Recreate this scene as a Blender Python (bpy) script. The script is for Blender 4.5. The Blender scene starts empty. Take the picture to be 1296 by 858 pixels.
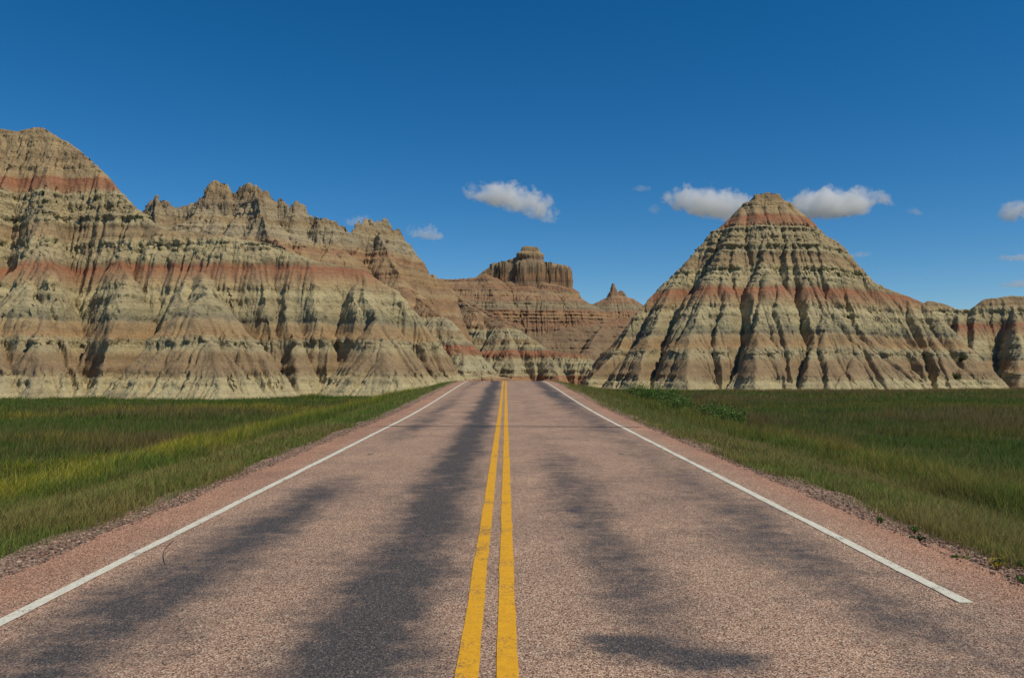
import bpy, math, random, time
import numpy as np
T0 = time.time()
R = math.radians
SC = bpy.context.scene
COL = SC.collection

# ------------------------------------------------------------------ camera
F = 1008.0                      # focal length in pixels of the 1296 px wide photograph
CAMZ = 1.81
YAW, PITCH = R(-0.45), R(2.05)
cam = bpy.data.cameras.new('camera')
cam.sensor_width = 36.0
cam.lens = 36.0 * F / 1296.0
cam.clip_end = 20000
cam.clip_start = 0.1
camo = bpy.data.objects.new('camera', cam)
COL.objects.link(camo)
camo.location = (0, 0, CAMZ)
camo.rotation_euler = (math.pi / 2 + PITCH, 0, YAW)
SC.camera = camo

# ------------------------------------------------------------------ sky and sun
SUN_EL, SUN_AZ = R(52), R(121)      # azimuth clockwise from +Y
w = bpy.data.worlds.new('World')
SC.world = w
w.use_nodes = True
wt = w.node_tree
sky = wt.nodes.new('ShaderNodeTexSky')
sky.sky_type = 'NISHITA'
sky.sun_disc = False
sky.sun_elevation = SUN_EL
sky.sun_rotation = SUN_AZ
sky.altitude = 1600
sky.air_density = 1.0
sky.dust_density = 0.0
sky.ozone_density = 5.0
hs = wt.nodes.new('ShaderNodeHueSaturation')
hs.inputs['Hue'].default_value = 0.497
hs.inputs['Saturation'].default_value = 1.32
wt.links.new(sky.outputs[0], hs.inputs['Color'])
wt.links.new(hs.outputs[0], wt.nodes['Background'].inputs[0])
wt.nodes['Background'].inputs[1].default_value = 0.09

sl = bpy.data.lights.new('sun', 'SUN')
sl.energy = 3.4
sl.angle = R(0.5)
sl.color = (1.0, 0.89, 0.70)
so = bpy.data.objects.new('sun', sl)
COL.objects.link(so)
so.rotation_euler = (math.pi / 2 - SUN_EL, 0, math.pi - SUN_AZ)

SC.view_settings.view_transform = 'Standard'
SC.view_settings.look = 'None'
SC.view_settings.gamma = 1
SC.view_settings.exposure = 0.0
SC.render.engine = 'CYCLES'
SC.cycles.use_denoising = True
SC.cycles.max_bounces = 10
SC.cycles.diffuse_bounces = 3
SC.cycles.volume_bounces = 10
SC.cycles.transparent_max_bounces = 12
SC.cycles.volume_max_steps = 256

# ------------------------------------------------------------------ helpers
_cy, _sy = math.cos(YAW), math.sin(YAW)
_cp, _sp = math.cos(PITCH), math.sin(PITCH)


def at(px, py, Y):
    """world point seen at photo pixel (px, py) on the plane y = Y"""
    a, b = (px - 648) / F, (429 - py) / F
    fwd = _cp - b * _sp
    up = _sp + b * _cp
    x = a * _cy - fwd * _sy
    y = a * _sy + fwd * _cy
    k = Y / y
    return (x * k, Y, CAMZ + up * k)


def sstep(e0, e1, x):
    t = np.clip((x - e0) / (e1 - e0), 0, 1)
    return t * t * (3 - 2 * t)


def _hash(ix, iy, iz, seed):
    h = (ix.astype(np.uint32) * np.uint32(374761393) + iy.astype(np.uint32) * np.uint32(668265263)
         + iz.astype(np.uint32) * np.uint32(2147483647) + np.uint32((seed * 2654435761 + 12345) & 0xffffffff))
    h = (h ^ (h >> np.uint32(13))) * np.uint32(1274126177)
    h = (h ^ (h >> np.uint32(16))) * np.uint32(2246822519)
    h ^= h >> np.uint32(15)
    return (h & np.uint32(0xffffff)).astype(np.float32) / np.float32(0xffffff)


def noise2(x, y, seed=0):
    x = np.asarray(x, np.float32); y = np.asarray(y, np.float32)
    x, y = np.broadcast_arrays(x, y)
    fx, fy = np.floor(x), np.floor(y)
    ix, iy = fx.astype(np.int64), fy.astype(np.int64)
    tx, ty = x - fx, y - fy
    tx = tx * tx * tx * (tx * (tx * 6 - 15) + 10); ty = ty * ty * ty * (ty * (ty * 6 - 15) + 10)
    z = np.zeros_like(ix)
    a, b = _hash(ix, iy, z, seed), _hash(ix + 1, iy, z, seed)
    c, d = _hash(ix, iy + 1, z, seed), _hash(ix + 1, iy + 1, z, seed)
    return (a + (b - a) * tx) * (1 - ty) + (c + (d - c) * tx) * ty


def noise3(x, y, z, seed=0):
    x, y, z = np.broadcast_arrays(np.float32(x), np.float32(y), np.float32(z))
    fx, fy, fz = np.floor(x), np.floor(y), np.floor(z)
    ix, iy, iz = fx.astype(np.int64), fy.astype(np.int64), fz.astype(np.int64)
    tx, ty, tz = [t * t * (3 - 2 * t) for t in (x - fx, y - fy, z - fz)]
    o = []
    for k in (0, 1):
        a, b = _hash(ix, iy, iz + k, seed), _hash(ix + 1, iy, iz + k, seed)
        c, d = _hash(ix, iy + 1, iz + k, seed), _hash(ix + 1, iy + 1, iz + k, seed)
        o.append((a + (b - a) * tx) * (1 - ty) + (c + (d - c) * tx) * ty)
    return o[0] + (o[1] - o[0]) * tz


def fbm2(x, y, seed=0, octv=4):
    s, a, t = 0, 1.0, 0
    for k in range(octv):
        s = s + a * (noise2(x * 2 ** k, y * 2 ** k, seed + k * 17) - .5); t += a; a *= .5
    return s / t * 2


def link(o, parent=None):
    COL.objects.link(o)
    if parent: o.parent = parent
    return o


def tag(o, label=None, cat=None, group=None, kind=None):
    if label: o['label'] = label
    if cat: o['category'] = cat
    if group: o['group'] = group
    if kind: o['kind'] = kind
    return o


def np_mesh(name, verts, faces_flat, loop_totals, mat=None, smooth=False, parent=None):
    me = bpy.data.meshes.new(name)
    nv, nl, nf = len(verts), len(faces_flat), len(loop_totals)
    me.vertices.add(nv); me.loops.add(nl); me.polygons.add(nf)
    me.vertices.foreach_set('co', np.ascontiguousarray(verts, np.float32).ravel())
    me.loops.foreach_set('vertex_index', np.ascontiguousarray(faces_flat, np.int32))
    ls = np.concatenate([[0], np.cumsum(loop_totals)[:-1]]).astype(np.int32)
    me.polygons.foreach_set('loop_start', ls)
    try: me.polygons.foreach_set('loop_total', np.asarray(loop_totals, np.int32))
    except Exception: pass
    me.polygons.foreach_set('use_smooth', np.full(nf, smooth))
    me.update(calc_edges=True)
    if mat: me.materials.append(mat)
    return link(bpy.data.objects.new(name, me), parent)


def grid_faces(ny, nx):
    i = np.arange(ny * nx).reshape(ny, nx)
    return np.stack([i[:-1, :-1], i[:-1, 1:], i[1:, 1:], i[1:, :-1]], -1).reshape(-1, 4)


def fattr(o, name, data):
    a = o.data.attributes.new(name, 'FLOAT', 'POINT')
    a.data.foreach_set('value', np.ascontiguousarray(data, np.float32).ravel())


def cattr(o, name, data):
    a = o.data.attributes.new(name, 'FLOAT_COLOR', 'POINT')
    d = np.ones((len(data), 4), np.float32); d[:, :3] = data
    a.data.foreach_set('color', d.ravel())


class Mat:
    """a small wrapper for building node materials"""
    def __init__(s, name, rough=0.9, spec=0.2):
        s.m = bpy.data.materials.new(name); s.m.use_nodes = True
        s.t = s.m.node_tree; s.b = s.t.nodes['Principled BSDF']
        s.b.inputs['Roughness'].default_value = rough
        s.b.inputs['Specular IOR Level'].default_value = spec

    def n(s, typ, **kw):
        k = s.t.nodes.new(typ)
        for a, v in kw.items():
            if a.startswith('i_'):
                key = a[2:]
                key = int(key) if key.isdigit() else key.replace('_', ' ')
                if hasattr(v, 'links') or isinstance(v, bpy.types.NodeSocket): s.t.links.new(v, k.inputs[key])
                else: k.inputs[key].default_value = v
            else: setattr(k, a, v)
        return k

    def math(s, op, a, b=None, clamp=False):
        k = s.t.nodes.new('ShaderNodeMath'); k.operation = op; k.use_clamp = clamp
        for j, v in enumerate((a, b)):
            if v is None: continue
            if isinstance(v, (int, float)): k.inputs[j].default_value = v
            else: s.t.links.new(v, k.inputs[j])
        return k.outputs[0]

    def mix(s, f, a, b, blend='MIX'):
        k = s.t.nodes.new('ShaderNodeMix'); k.data_type = 'RGBA'; k.blend_type = blend
        for j, v in ((0, f), (6, a), (7, b)):
            if isinstance(v, (int, float)): k.inputs[j].default_value = v
            elif isinstance(v, tuple): k.inputs[j].default_value = (*v, 1)
            else: s.t.links.new(v, k.inputs[j])
        return k.outputs[2]

    def ramp(s, f, stops, interp='LINEAR'):
        k = s.t.nodes.new('ShaderNodeValToRGB'); cr = k.color_ramp; cr.interpolation = interp
        while len(cr.elements) < len(stops): cr.elements.new(0.5)
        for e, (p, c) in zip(cr.elements, stops):
            e.position = p
            e.color = (c, c, c, 1) if isinstance(c, (int, float)) else (*c, 1)
        s.t.links.new(f, k.inputs[0])
        return k.outputs[0]

    def noise(s, vec, scale, detail=4, rough=.55):
        k = s.n('ShaderNodeTexNoise'); k.inputs['Scale'].default_value = scale
        k.inputs['Detail'].default_value = detail; k.inputs['Roughness'].default_value = rough
        if vec is not None: s.t.links.new(vec, k.inputs['Vector'])
        return k.outputs[0]

    def scaled(s, vec, sx, sy, sz):
        k = s.n('ShaderNodeMapping'); k.inputs['Scale'].default_value = (sx, sy, sz)
        s.t.links.new(vec, k.inputs['Vector'])
        return k.outputs[0]

    def geo(s): return s.n('ShaderNodeNewGeometry').outputs['Position']

    def col(s, c): s.t.links.new(c, s.b.inputs['Base Color'])

    def bump(s, h, strength=.5, dist=.1, prev=None):
        k = s.n('ShaderNodeBump'); k.inputs['Strength'].default_value = strength
        k.inputs['Distance'].default_value = dist
        s.t.links.new(h, k.inputs['Height'])
        if prev is not None: s.t.links.new(prev, k.inputs['Normal'])
        s.t.links.new(k.outputs[0], s.b.inputs['Normal'])
        return k.outputs[0]


# ------------------------------------------------------------------ the lie of the land
XC = -0.11                                  # road centre line
L_LINE, R_LINE = XC - 3.51, XC + 3.68       # the white edge lines
L_EDGE, R_EDGE = XC - 4.27, XC + 4.45       # edges of the chip seal


def road_z(y):
    y = np.asarray(y, float)
    z = 0.53 * sstep(26, 76, y)
    return z - 0.0009 * np.clip(y - 72, 0, 60) ** 2 * (y > 72) - 0.108 * np.clip(y - 132, 0, 1e9) * (y > 132) * (y < 150) - (y >= 150) * 1.944


def road_x(y):
    y = np.asarray(y, float)
    return 0.0022 * np.clip(y - 88, 0, 1e9) ** 2


def ground_z(x, y):
    x = np.asarray(x, float); y = np.asarray(y, float)
    zf = -1.30 - 0.022 * np.clip(y - 100, 0, 90) + 0.16 * fbm2(x * .05, y * .05, 5, 3) * sstep(6, 20, np.abs(x))
    yy = np.clip(y, -60, 150)
    u = np.abs(x - XC - road_x(yy))
    zr = road_z(yy)
    t = sstep(4.3, 12.5, u)
    z = (zr - 0.07) * (1 - t) + zf * t
    # ditch and low bank
    z = z - 0.12 * np.exp(-((u - 8.0) / 1.2) ** 2) + 0.13 * np.exp(-((u - 10.2) / 1.0) ** 2)
    far = sstep(150, 260, y)
    return z * (1 - far) + zf * far + 0.02 * fbm2(x * .7, y * .7, 9, 2) * sstep(4.6, 6, u)


# ------------------------------------------------------------------ erosion on a height grid
def receivers(h, dx):
    ny, nx = h.shape
    best = np.zeros_like(h); rec = np.arange(ny * nx).reshape(ny, nx).copy()
    hp = np.pad(h, 1, constant_values=1e9)
    for oy in (-1, 0, 1):
        for ox in (-1, 0, 1):
            if not (oy or ox): continue
            s = (h - hp[1 + oy:1 + oy + ny, 1 + ox:1 + ox + nx]) / (dx * (1.41421 if oy and ox else 1))
            m = s > best
            best[m] = s[m]
            rec[m] = (np.arange(ny * nx).reshape(ny, nx) + oy * nx + ox)[m]
    return rec.ravel()


def erode(h, dx, base, iters, K, m=.45, maxslope=2.2, diff=0.0, jit=0.0, seed=1, kmap=None):
    ny, nx = h.shape
    rng = np.random.default_rng(seed)
    for it in range(iters):
        hh = h + jit * rng.random(h.shape) if jit else h
        rec = receivers(hh, dx)
        n = rec.size
        idx = np.arange(n)
        dep = (rec != idx).astype(np.int32); p = rec.copy()
        while True:
            add = dep[p]
            if not add.any(): break
            dep = dep + add; p = p[p]
        order = np.argsort(dep, kind='stable')
        bounds = np.searchsorted(dep[order], np.arange(dep.max() + 2))
        A = np.full(n, dx * dx)
        lv = [order[bounds[k]:bounds[k + 1]] for k in range(len(bounds) - 1)]
        for L in reversed(lv[1:]):
            np.add.at(A, rec[L], A[L])
        Fk = K * A ** m / dx
        if kmap is not None: Fk = Fk * kmap.ravel()
        hf = h.ravel().copy()
        bs = base.ravel()
        for L in lv[1:]:
            r = rec[L]
            v = (hf[L] + Fk[L] * hf[r]) / (1 + Fk[L])
            hf[L] = np.maximum(np.minimum(hf[L], v), bs[L])
        h = hf.reshape(ny, nx)
        if maxslope:
            for _ in range(2):
                q = np.pad(h, 1, mode='edge')
                lim = np.minimum(np.minimum(q[:-2, 1:-1], q[2:, 1:-1]), np.minimum(q[1:-1, :-2], q[1:-1, 2:])) + maxslope * dx
                h = np.minimum(h, np.maximum(lim, h - 0.35 * dx))
        if diff:
            q = np.pad(h, 1, mode='edge')
            h = h + diff * (q[:-2, 1:-1] + q[2:, 1:-1] + q[1:-1, :-2] + q[1:-1, 2:] - 4 * h)
    return h


def up2(h):
    """double a grid (Catmull-Rom along each axis)"""
    for ax in (0, 1):
        h = np.moveaxis(h, ax, 0)
        q = np.concatenate([h[:1], h, h[-1:]])
        mid = (-q[:-3] + 9 * q[1:-2] + 9 * q[2:-1] - q[3:]) / 16
        o = np.empty((2 * len(h) - 1,) + h.shape[1:])
        o[::2] = h; o[1::2] = mid
        h = np.moveaxis(o, 0, ax)
    return h


def tents(X, Y, ridges, warp=0.6, seed=3):
    H = np.full(X.shape, -9.0)
    wx = X + warp * fbm2(X * .22, Y * .22, seed, 3)
    wy = Y + warp * fbm2(X * .22 + 40, Y * .22, seed + 5, 3)
    for prof, pts in ridges:
        P = [at(*p) for p in pts]
        pd = [p[0] for p in prof]; pz = [p[1] for p in prof]
        for a, b in zip(P[:-1], P[1:]):
            ex, ey = b[0] - a[0], b[1] - a[1]
            l2 = ex * ex + ey * ey + 1e-9
            t = np.clip(((wx - a[0]) * ex + (wy - a[1]) * ey) / l2, 0, 1)
            d = np.hypot(wx - a[0] - t * ex, wy - a[1] - t * ey)
            z = a[2] + (b[2] - a[2]) * t - np.interp(d, pd, pz) - np.maximum(0, d - pd[-1]) * 1.1
            H = np.maximum(H, z)
    return H


# hardness of the beds: vertical profile of small ledges, shared by all the buttes
_rs = np.random.default_rng(77)
_LZ = np.arange(-12, 90, 0.11)
_lt = _rs.random(len(_LZ) + 8)
_l1 = np.convolve(_lt, np.ones(3) / 3, 'valid')[:len(_LZ)]
_l2 = np.interp(_LZ, np.arange(-12, 90, .62), np.random.default_rng(5).random(len(np.arange(-12, 90, .62))))
_LED = 0.8 * (_l1 - .5) + .75 * (_l2 - .5)

# crumbliness of the beds against stratigraphic height
CR_Z = [-3, 1.0, 1.8, 3.6, 4.2, 5.2, 5.6, 7.0, 7.6, 8.6, 9.2, 12.2, 12.8, 15.2, 15.6, 18.4, 19.0, 20.6, 21.4, 26.0, 26.4, 28.6, 29.2, 60]
CR_V = [.45, .5, .12, .12, .8, .8, .15, .15, .6, .6, .55, .55, .12, .12, .9, .9, .3, .35, 1, 1, .1, .1, .6, .75]


def formation(name, ext, res, ridges, mat, strat=lambda z, x, y: z, it=(22, 10), K=(.015, .022), seed=1, warp=.6, ledge=.55, pop=.85,
              maxslope=2.2, rough=.5, yback=None, crag=None, levels=1, crum=None, diff=.012, gullies=(), gv=.7):
    x0, x1, y0, y1 = ext
    nx, ny = int((x1 - x0) / res) + 1, int((y1 - y0) / res) + 1
    xs = x0 + res * np.arange(nx); ys = y0 + res * np.arange(ny)
    X, Y = np.meshgrid(xs, ys)
    H = tents(X, Y, ridges, warp, seed)
    G = ground_z(X, Y)
    amp = np.clip((H - G) / 5, 0, 1)
    H = H + amp * rough * (fbm2(X * .16, Y * .16, seed + 1, 4) * 1.0 + fbm2(X * .9, Y * .9, seed + 2, 3) * .35)
    if crag is not None: H = H + crag(X, Y, H)
    H = np.maximum(H, G - .02)
    carve = np.zeros_like(H)
    for dep, wid, pts in gullies:
        W_ = []
        for q in pts:                       # where this point of the gully lies on the slope
            for Yq in np.arange(y0 + res, y1 - res, res):
                p = at(q[0], q[1], Yq)
                i, j = int(round((Yq - y0) / res)), int(round((p[0] - x0) / res))
                if 0 <= j < nx and 0 <= i < ny and H[i, j] >= p[2]:
                    W_.append((p[0], Yq)); break
        wxx = X + .9 * fbm2(X * .35, Y * .35, seed + 61, 3); wyy = Y + .9 * fbm2(X * .35, Y * .35, seed + 62, 3)
        L = len(W_)
        for k in range(L - 1):
            a, b = W_[k], W_[k + 1]
            ex, ey = b[0] - a[0], b[1] - a[1]
            t = np.clip(((wxx - a[0]) * ex + (wyy - a[1]) * ey) / (ex * ex + ey * ey + 1e-9), 0, 1)
            d = np.hypot(wxx - a[0] - t * ex, wyy - a[1] - t * ey)
            prog = (k + t) / max(L - 1, 1)
            fade = np.clip(prog * 5 + .25, 0, 1)
            carve = np.maximum(carve, dep * fade * (.30 * np.exp(-(d / (wid * .35)) ** 1.2) + gv * np.exp(-(d / (wid * 2.4)) ** 1.25)))
    H = np.maximum(H - carve, G - .02)
    ms = maxslope
    H = erode(H, res, G - .03, it[0], K[0], m=.6, maxslope=ms, diff=diff, jit=.05, seed=seed)
    for lv in range(levels):
        H = up2(H); res *= .5
        xs = x0 + res * np.arange(H.shape[1]); ys = y0 + res * np.arange(H.shape[0])
        X, Y = np.meshgrid(xs, ys)
        G = ground_z(X, Y)
        amp = np.clip((H - G) / 2, 0, 1)
        H = H + amp * (.10 * fbm2(X * 1.3, Y * 1.3, seed + 8 + lv, 3) + .05 * fbm2(X * 4, Y * 4, seed + 9 + lv, 2))
        H = erode(H, res, G - .03, it[1], K[1], m=.36, maxslope=ms, jit=.02, seed=seed + 4)
    gy, gx = np.gradient(H, res)
    up = np.clip((H - G) / 1.5, 0, 1)
    st = strat(H, X, Y)
    stn = st + .35 * fbm2(X * .06, Y * .06, 55, 2) + .12 * fbm2(X * .5, Y * .5, 56, 2)
    cr = np.interp(stn, CR_Z, CR_V) if crum is None else (crum(st) if callable(crum) else np.full_like(st, crum))
    gl = np.hypot(gx, gy) + 1e-6
    steep = np.clip(gl / .9, 0, 1.3)
    nxv, nyv = -gx / gl, -gy / gl
    led = np.interp(stn, _LZ, _LED) * (.4 + .6 * cr) * (.25 + 1.5 * noise2(X * .55, Y * .55, 31) ** 1.3)
    # crumbly surface: knobs, upright flutes and eroded pits
    pc = np.abs(noise3(X * 1.1, Y * 1.1, H * 1.5, 90) - .5) * 2 + .6 * np.abs(noise3(X * 2.6, Y * 2.6, H * 3.2, 91) - .5) * 2
    pc = pc - pc.mean()
    pc2 = noise3(X * .5, Y * .5, H * .9, 93) - .5
    fl = noise3(X * 3.0, Y * 3.0, H * 1.0, 94)
    pit = np.clip(fl - .56, 0, 1) * 2.4 + np.clip(noise3(X * 2.0, Y * 2.0, H * 4.2, 95) - .62, 0, 1) * 2.2
    pit = pit - pit.mean()
    off = steep * up * (ledge * led * (.6 + .8 * cr) + pop * ((.10 + .55 * cr) * (pc * .5 + pc2 * .6) - .48 * cr * pit))
    k = 1 / np.sqrt(1 + gl * gl)
    VX, VY = X + nxv * off, Y + nyv * off
    VZ = H + up * .10 * pop * (pc2)
    VZ = np.where(H <= G + .02, G - .6, VZ)
    verts = np.stack([VX, VY, VZ], -1).reshape(-1, 3)
    fc = grid_faces(*H.shape)
    keep = (H.ravel()[fc] > G.ravel()[fc] + .0).any(1)
    if yback is not None:
        keep &= Y.ravel()[fc[:, 0]] < yback(X.ravel()[fc[:, 0]])
    fc = fc[keep]
    used = np.zeros(len(verts), bool); used[fc.ravel()] = True
    mp = np.cumsum(used) - 1
    o = np_mesh(name, verts[used], mp[fc].ravel(), np.full(len(fc), 4), mat, smooth=True)
    fattr(o, 'strata', st.ravel()[used])
    fattr(o, 'crumble', cr.ravel()[used])
    print(name, 'verts', used.sum(), 'faces', len(fc), 'zmax', float(H.max()), 't', round(time.time() - T0, 1))
    return o


# ------------------------------------------------------------------ badlands rock
def rock_material(name, stops, zlo, zhi, sat=1.0):
    M = Mat(name, .95, .1)
    P = M.geo()
    st = M.n('ShaderNodeAttribute', attribute_name='strata').outputs['Fac']
    cr = M.n('ShaderNodeAttribute', attribute_name='crumble').outputs['Fac']
    n1 = M.noise(P, .07, 3)
    n2 = M.noise(P, .9, 4)
    zc = M.math('ADD', M.math('ADD', st, M.math('MULTIPLY', M.math('SUBTRACT', n1, .5), 1.2)), M.math('MULTIPLY', M.math('SUBTRACT', n2, .5), .22))
    z = M.math('ADD', st, M.math('MULTIPLY', M.math('SUBTRACT', n1, .5), 1.6))
    z = M.math('ADD', z, M.math('MULTIPLY', M.math('SUBTRACT', n2, .5), .9))
    # colour washed down the face in narrow streaks
    sv = M.scaled(P, 1.6, 1.6, .07)
    n3 = M.noise(sv, 1.3, 5, .65)
    z = M.math('ADD', z, M.math('MULTIPLY', M.math('SUBTRACT', n3, .42), 1.3))
    f = M.math('DIVIDE', M.math('SUBTRACT', z, zlo), zhi - zlo, clamp=True)
    c = M.ramp(f, [((a - zlo) / (zhi - zlo), b) for a, b in stops])
    c = M.mix(.12, c, (.325, .262, .15))
    # thin beds
    zb = M.n('ShaderNodeCombineXYZ'); M.t.links.new(zc, zb.inputs[2])
    nb = M.noise(zb.outputs[0], 1.5, 5, .85)
    c = M.mix(1, c, M.ramp(nb, [(.34, (.50, .47, .46)), (.45, (.92, .90, .89)), (.55, (1.04, 1.04, 1.02)), (.70, (1.30, 1.27, 1.19))]), 'MULTIPLY')
    nbig = M.noise(P, .11, 5, .6)
    c = M.mix(M.ramp(nbig, [(.48, 0), (.68, .40)]), c, (.31, .235, .14))
    n4 = M.noise(P, .35, 6, .65)
    c = M.mix(1, c, M.ramp(n4, [(.3, (.74, .72, .72)), (.5, (1, 1, 1)), (.7, (1.18, 1.16, 1.08))]), 'MULTIPLY')
    n5 = M.noise(P, 5.5, 4, .7)
    c = M.mix(1, c, M.ramp(n5, [(.33, (.74, .72, .70)), (.50, (1, 1, 1)), (.7, (1.16, 1.15, 1.1))]), 'MULTIPLY')
    M.col(c)
    b1 = M.noise(P, 1.8, 6, .68)
    vor = M.n('ShaderNodeTexVoronoi'); vor.inputs['Scale'].default_value = 2.4
    M.t.links.new(P, vor.inputs['Vector'])
    hgt = M.math('ADD', M.math('MULTIPLY', b1, 1.2), M.math('MULTIPLY', M.math('MULTIPLY', vor.outputs['Distance'], cr), .9))
    nb_ = M.bump(hgt, .7, .25)
    fl = M.noise(M.scaled(P, 3.2, 3.2, .35), 1.0, 3, .6)
    M.bump(fl, .6, .22, nb_)
    return M.m


PALE, PALEY, GREY = (.405, .35, .21), (.46, .40, .235), (.245, .225, .155)
BROWN, MAUVE, RED, RED2, TAN = (.30, .215, .125), (.27, .19, .115), (.33, .13, .075), (.33, .18, .105), (.39, .29, .165)
ramp_main = [(-3, PALEY), (.6, PALEY), (1.6, MAUVE), (3.4, BROWN), (4.1, PALE), (5.1, PALE), (5.6, (.325, .205, .105)), (6.6, (.33, .235, .13)), (7.1, TAN), (7.5, GREY),
             (8.6, (.33, .30, .18)), (9.2, PALE), (11.4, PALEY), (12.4, TAN), (13.7, RED2), (14.7, RED), (15.1, BROWN), (15.7, PALE), (18.3, PALEY), (18.9, TAN), (20.4, BROWN),
             (21.3, PALE), (23.5, (.38, .31, .18)), (25.7, PALE), (26.3, RED2), (27.8, RED), (28.6, TAN), (30, TAN), (31.5, BROWN), (33, TAN), (40, BROWN)]
m_rock = rock_material('banded_badlands_clay', ramp_main, -3, 40)

S1 = [(0, 0), (1.2, 1.3), (10, 12.6), (27, 36), (50, 62)]
W1 = [(0, 0), (1.5, 1.0), (5, 5.5), (22, 23), (40, 40)]
CN = [(0, 0), (1.5, .9), (5, 4.6), (12, 12.4), (40, 38)]


OBR_ = (.34, .205, .11)
m_crag = rock_material('crumbly_tan_siltstone', [(10, OBR_), (11.5, (.26, .155, .09)), (12.3, (.38, .27, .16)), (13, OBR_), (14.2, (.25, .15, .09)), (15, OBR_), (16, TAN), (16.8, (.27, .165, .10)), (18, (.33, .21, .11)), (20.5, (.36, .25, .14)), (21.5, RED2), (22.6, TAN), (23.6, (.33, .28, .20)),
                       (25.5, (.40, .34, .22)), (27, BROWN), (28, (.38, .32, .21)), (30, (.34, .27, .18)), (32, BROWN), (33.5, TAN), (36, (.33, .20, .11)), (40, BROWN)], 10, 40)
OBR = (.34, .20, .105)
m_mound = rock_material('green_grey_clay_with_red_bed', [(-3, RED2), (.2, RED2), (.7, PALE), (2.5, (.40, .37, .24)), (4.1, PALE), (4.5, RED2), (5.9, RED), (6.2, GREY), (7, PALE), (8.5, BROWN),
                        (9.6, (.38, .35, .23)), (11.2, PALE), (11.7, OBR), (12.3, (.25, .155, .095)), (12.9, (.40, .28, .165)), (13.7, (.30, .17, .095)), (14.2, (.24, .15, .09)), (14.8, OBR), (15.8, (.40, .29, .17)), (16.2, (.26, .16, .09)), (17.2, OBR), (18, (.40, .29, .17)), (18.6, (.28, .16, .09)), (20, OBR), (22, TAN)], -3, 24)
m_far = rock_material('red_brown_siltstone', [(0, (.24, .165, .105)), (13, (.22, .15, .095)), (17, (.27, .145, .085)), (19, (.24, .145, .09)), (20.5, OBR), (22.5, (.31, .165, .10)), (23, (.23, .185, .125)), (25.4, (.30, .24, .15)), (26, (.22, .145, .095)), (27, (.32, .185, .115)),
                      (29.5, (.35, .24, .14)), (30.4, (.24, .15, .095)), (31.2, (.28, .15, .09)), (33.5, (.33, .21, .125)), (34.3, (.24, .15, .095)), (35, (.28, .155, .095)), (36.5, OBR), (38, (.25, .16, .10)), (41, (.36, .27, .17)), (43, (.27, .18, .12)), (45, TAN), (50, BROWN)], 0, 50)

S1 = [(0, 0), (1.2, 1.3), (10, 12.6), (27, 36), (50, 62)]
W1 = [(0, 0), (1.0, .6), (3, 3.2), (8, 9.6), (16, 22), (40, 50)]
CN = [(0, 0), (1.5, .9), (5, 4.6), (12, 12.4), (40, 38)]

o = formation('butte', (12, 92, 104, 184), .28, [
    ([(0, 0), (.35, .5), (.8, 2.2), (3, 4.6), (10, 13), (27, 36.5), (50, 62)], [(957, 239, 150), (974, 238.5, 150), (989, 239.5, 150)]),
    (S1, [(991, 247, 150), (1000, 253, 150), (1015, 269, 150)]),
    (S1, [(948, 253, 150), (930, 269, 150), (905, 291, 149), (870, 326, 147), (840, 356, 146), (810, 391, 143), (780, 440, 138), (745, 478, 132)]),
    (S1, [(1015, 269, 150), (1040, 296, 150), (1060, 306, 150), (1085, 336, 150), (1105, 356, 150), (1130, 366, 149), (1165, 382, 147), (1190, 398, 143), (1212, 430, 138), (1236, 492, 130)]),
    (CN, [(940, 262, 149), (905, 340, 138), (872, 420, 127), (870, 492, 114)]),
    (CN, [(965, 255, 149), (966, 335, 137), (955, 412, 126), (958, 492, 113)]),
    (CN, [(990, 255, 148), (1015, 340, 138), (1042, 398, 129), (1048, 492, 115)]),
    (CN, [(1085, 345, 149), (1105, 392, 140), (1122, 440, 130), (1130, 492, 118)]),
    (CN, [(1150, 380, 147), (1180, 430, 137), (1190, 492, 125)]),
    (CN, [(860, 340, 146), (825, 420, 133), (805, 492, 120)]),
], m_rock, gullies=[
    (2.4, 1.6, [(880, 340), (870, 383), (852, 402), (834, 425), (828, 452), (825, 482)]),
    (2.6, 1.7, [(968, 330), (962, 370), (952, 400), (940, 425), (923, 450), (917, 482)]),
    (3.0, 1.7, [(1000, 290), (1001, 320), (1005, 358), (1018, 405), (1022, 435), (1012, 458), (1006, 484)]),
    (2.2, 1.5, [(1062, 345), (1072, 380), (1085, 412), (1074, 442), (1053, 482)]),
    (2.2, 1.5, [(1118, 378), (1136, 402), (1156, 432), (1152, 455), (1164, 484)]),
    (2.2, 1.4, [(1160, 392), (1176, 428), (1186, 455), (1202, 487)]),
    (2.4, 1.5, [(1185, 396), (1206, 420), (1216, 445), (1208, 478)]),
    (1.6, 1.3, [(905, 330), (912, 370), (900, 410), (893, 430)]),
    (1.5, 1.2, [(1036, 320), (1042, 360), (1052, 395)]),
    (1.4, 1.2, [(930, 300), (925, 330), (930, 370), (938, 400)]),
    (1.3, 1.2, [(985, 270), (990, 300), (985, 340), (980, 380), (985, 420), (995, 455)]),
    (1.6, 1.3, [(800, 430), (788, 455), (778, 484)])], gv=.14, ledge=.62, pop=.75, K=(.0075, .016), strat=lambda z, x, y: z * .89 + .95, seed=11, yback=lambda x: 158 + 0 * x)
tag(o, 'pyramid shaped butte right of the road with red bands and a small dark flat cap', 'butte', kind='structure')

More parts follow.
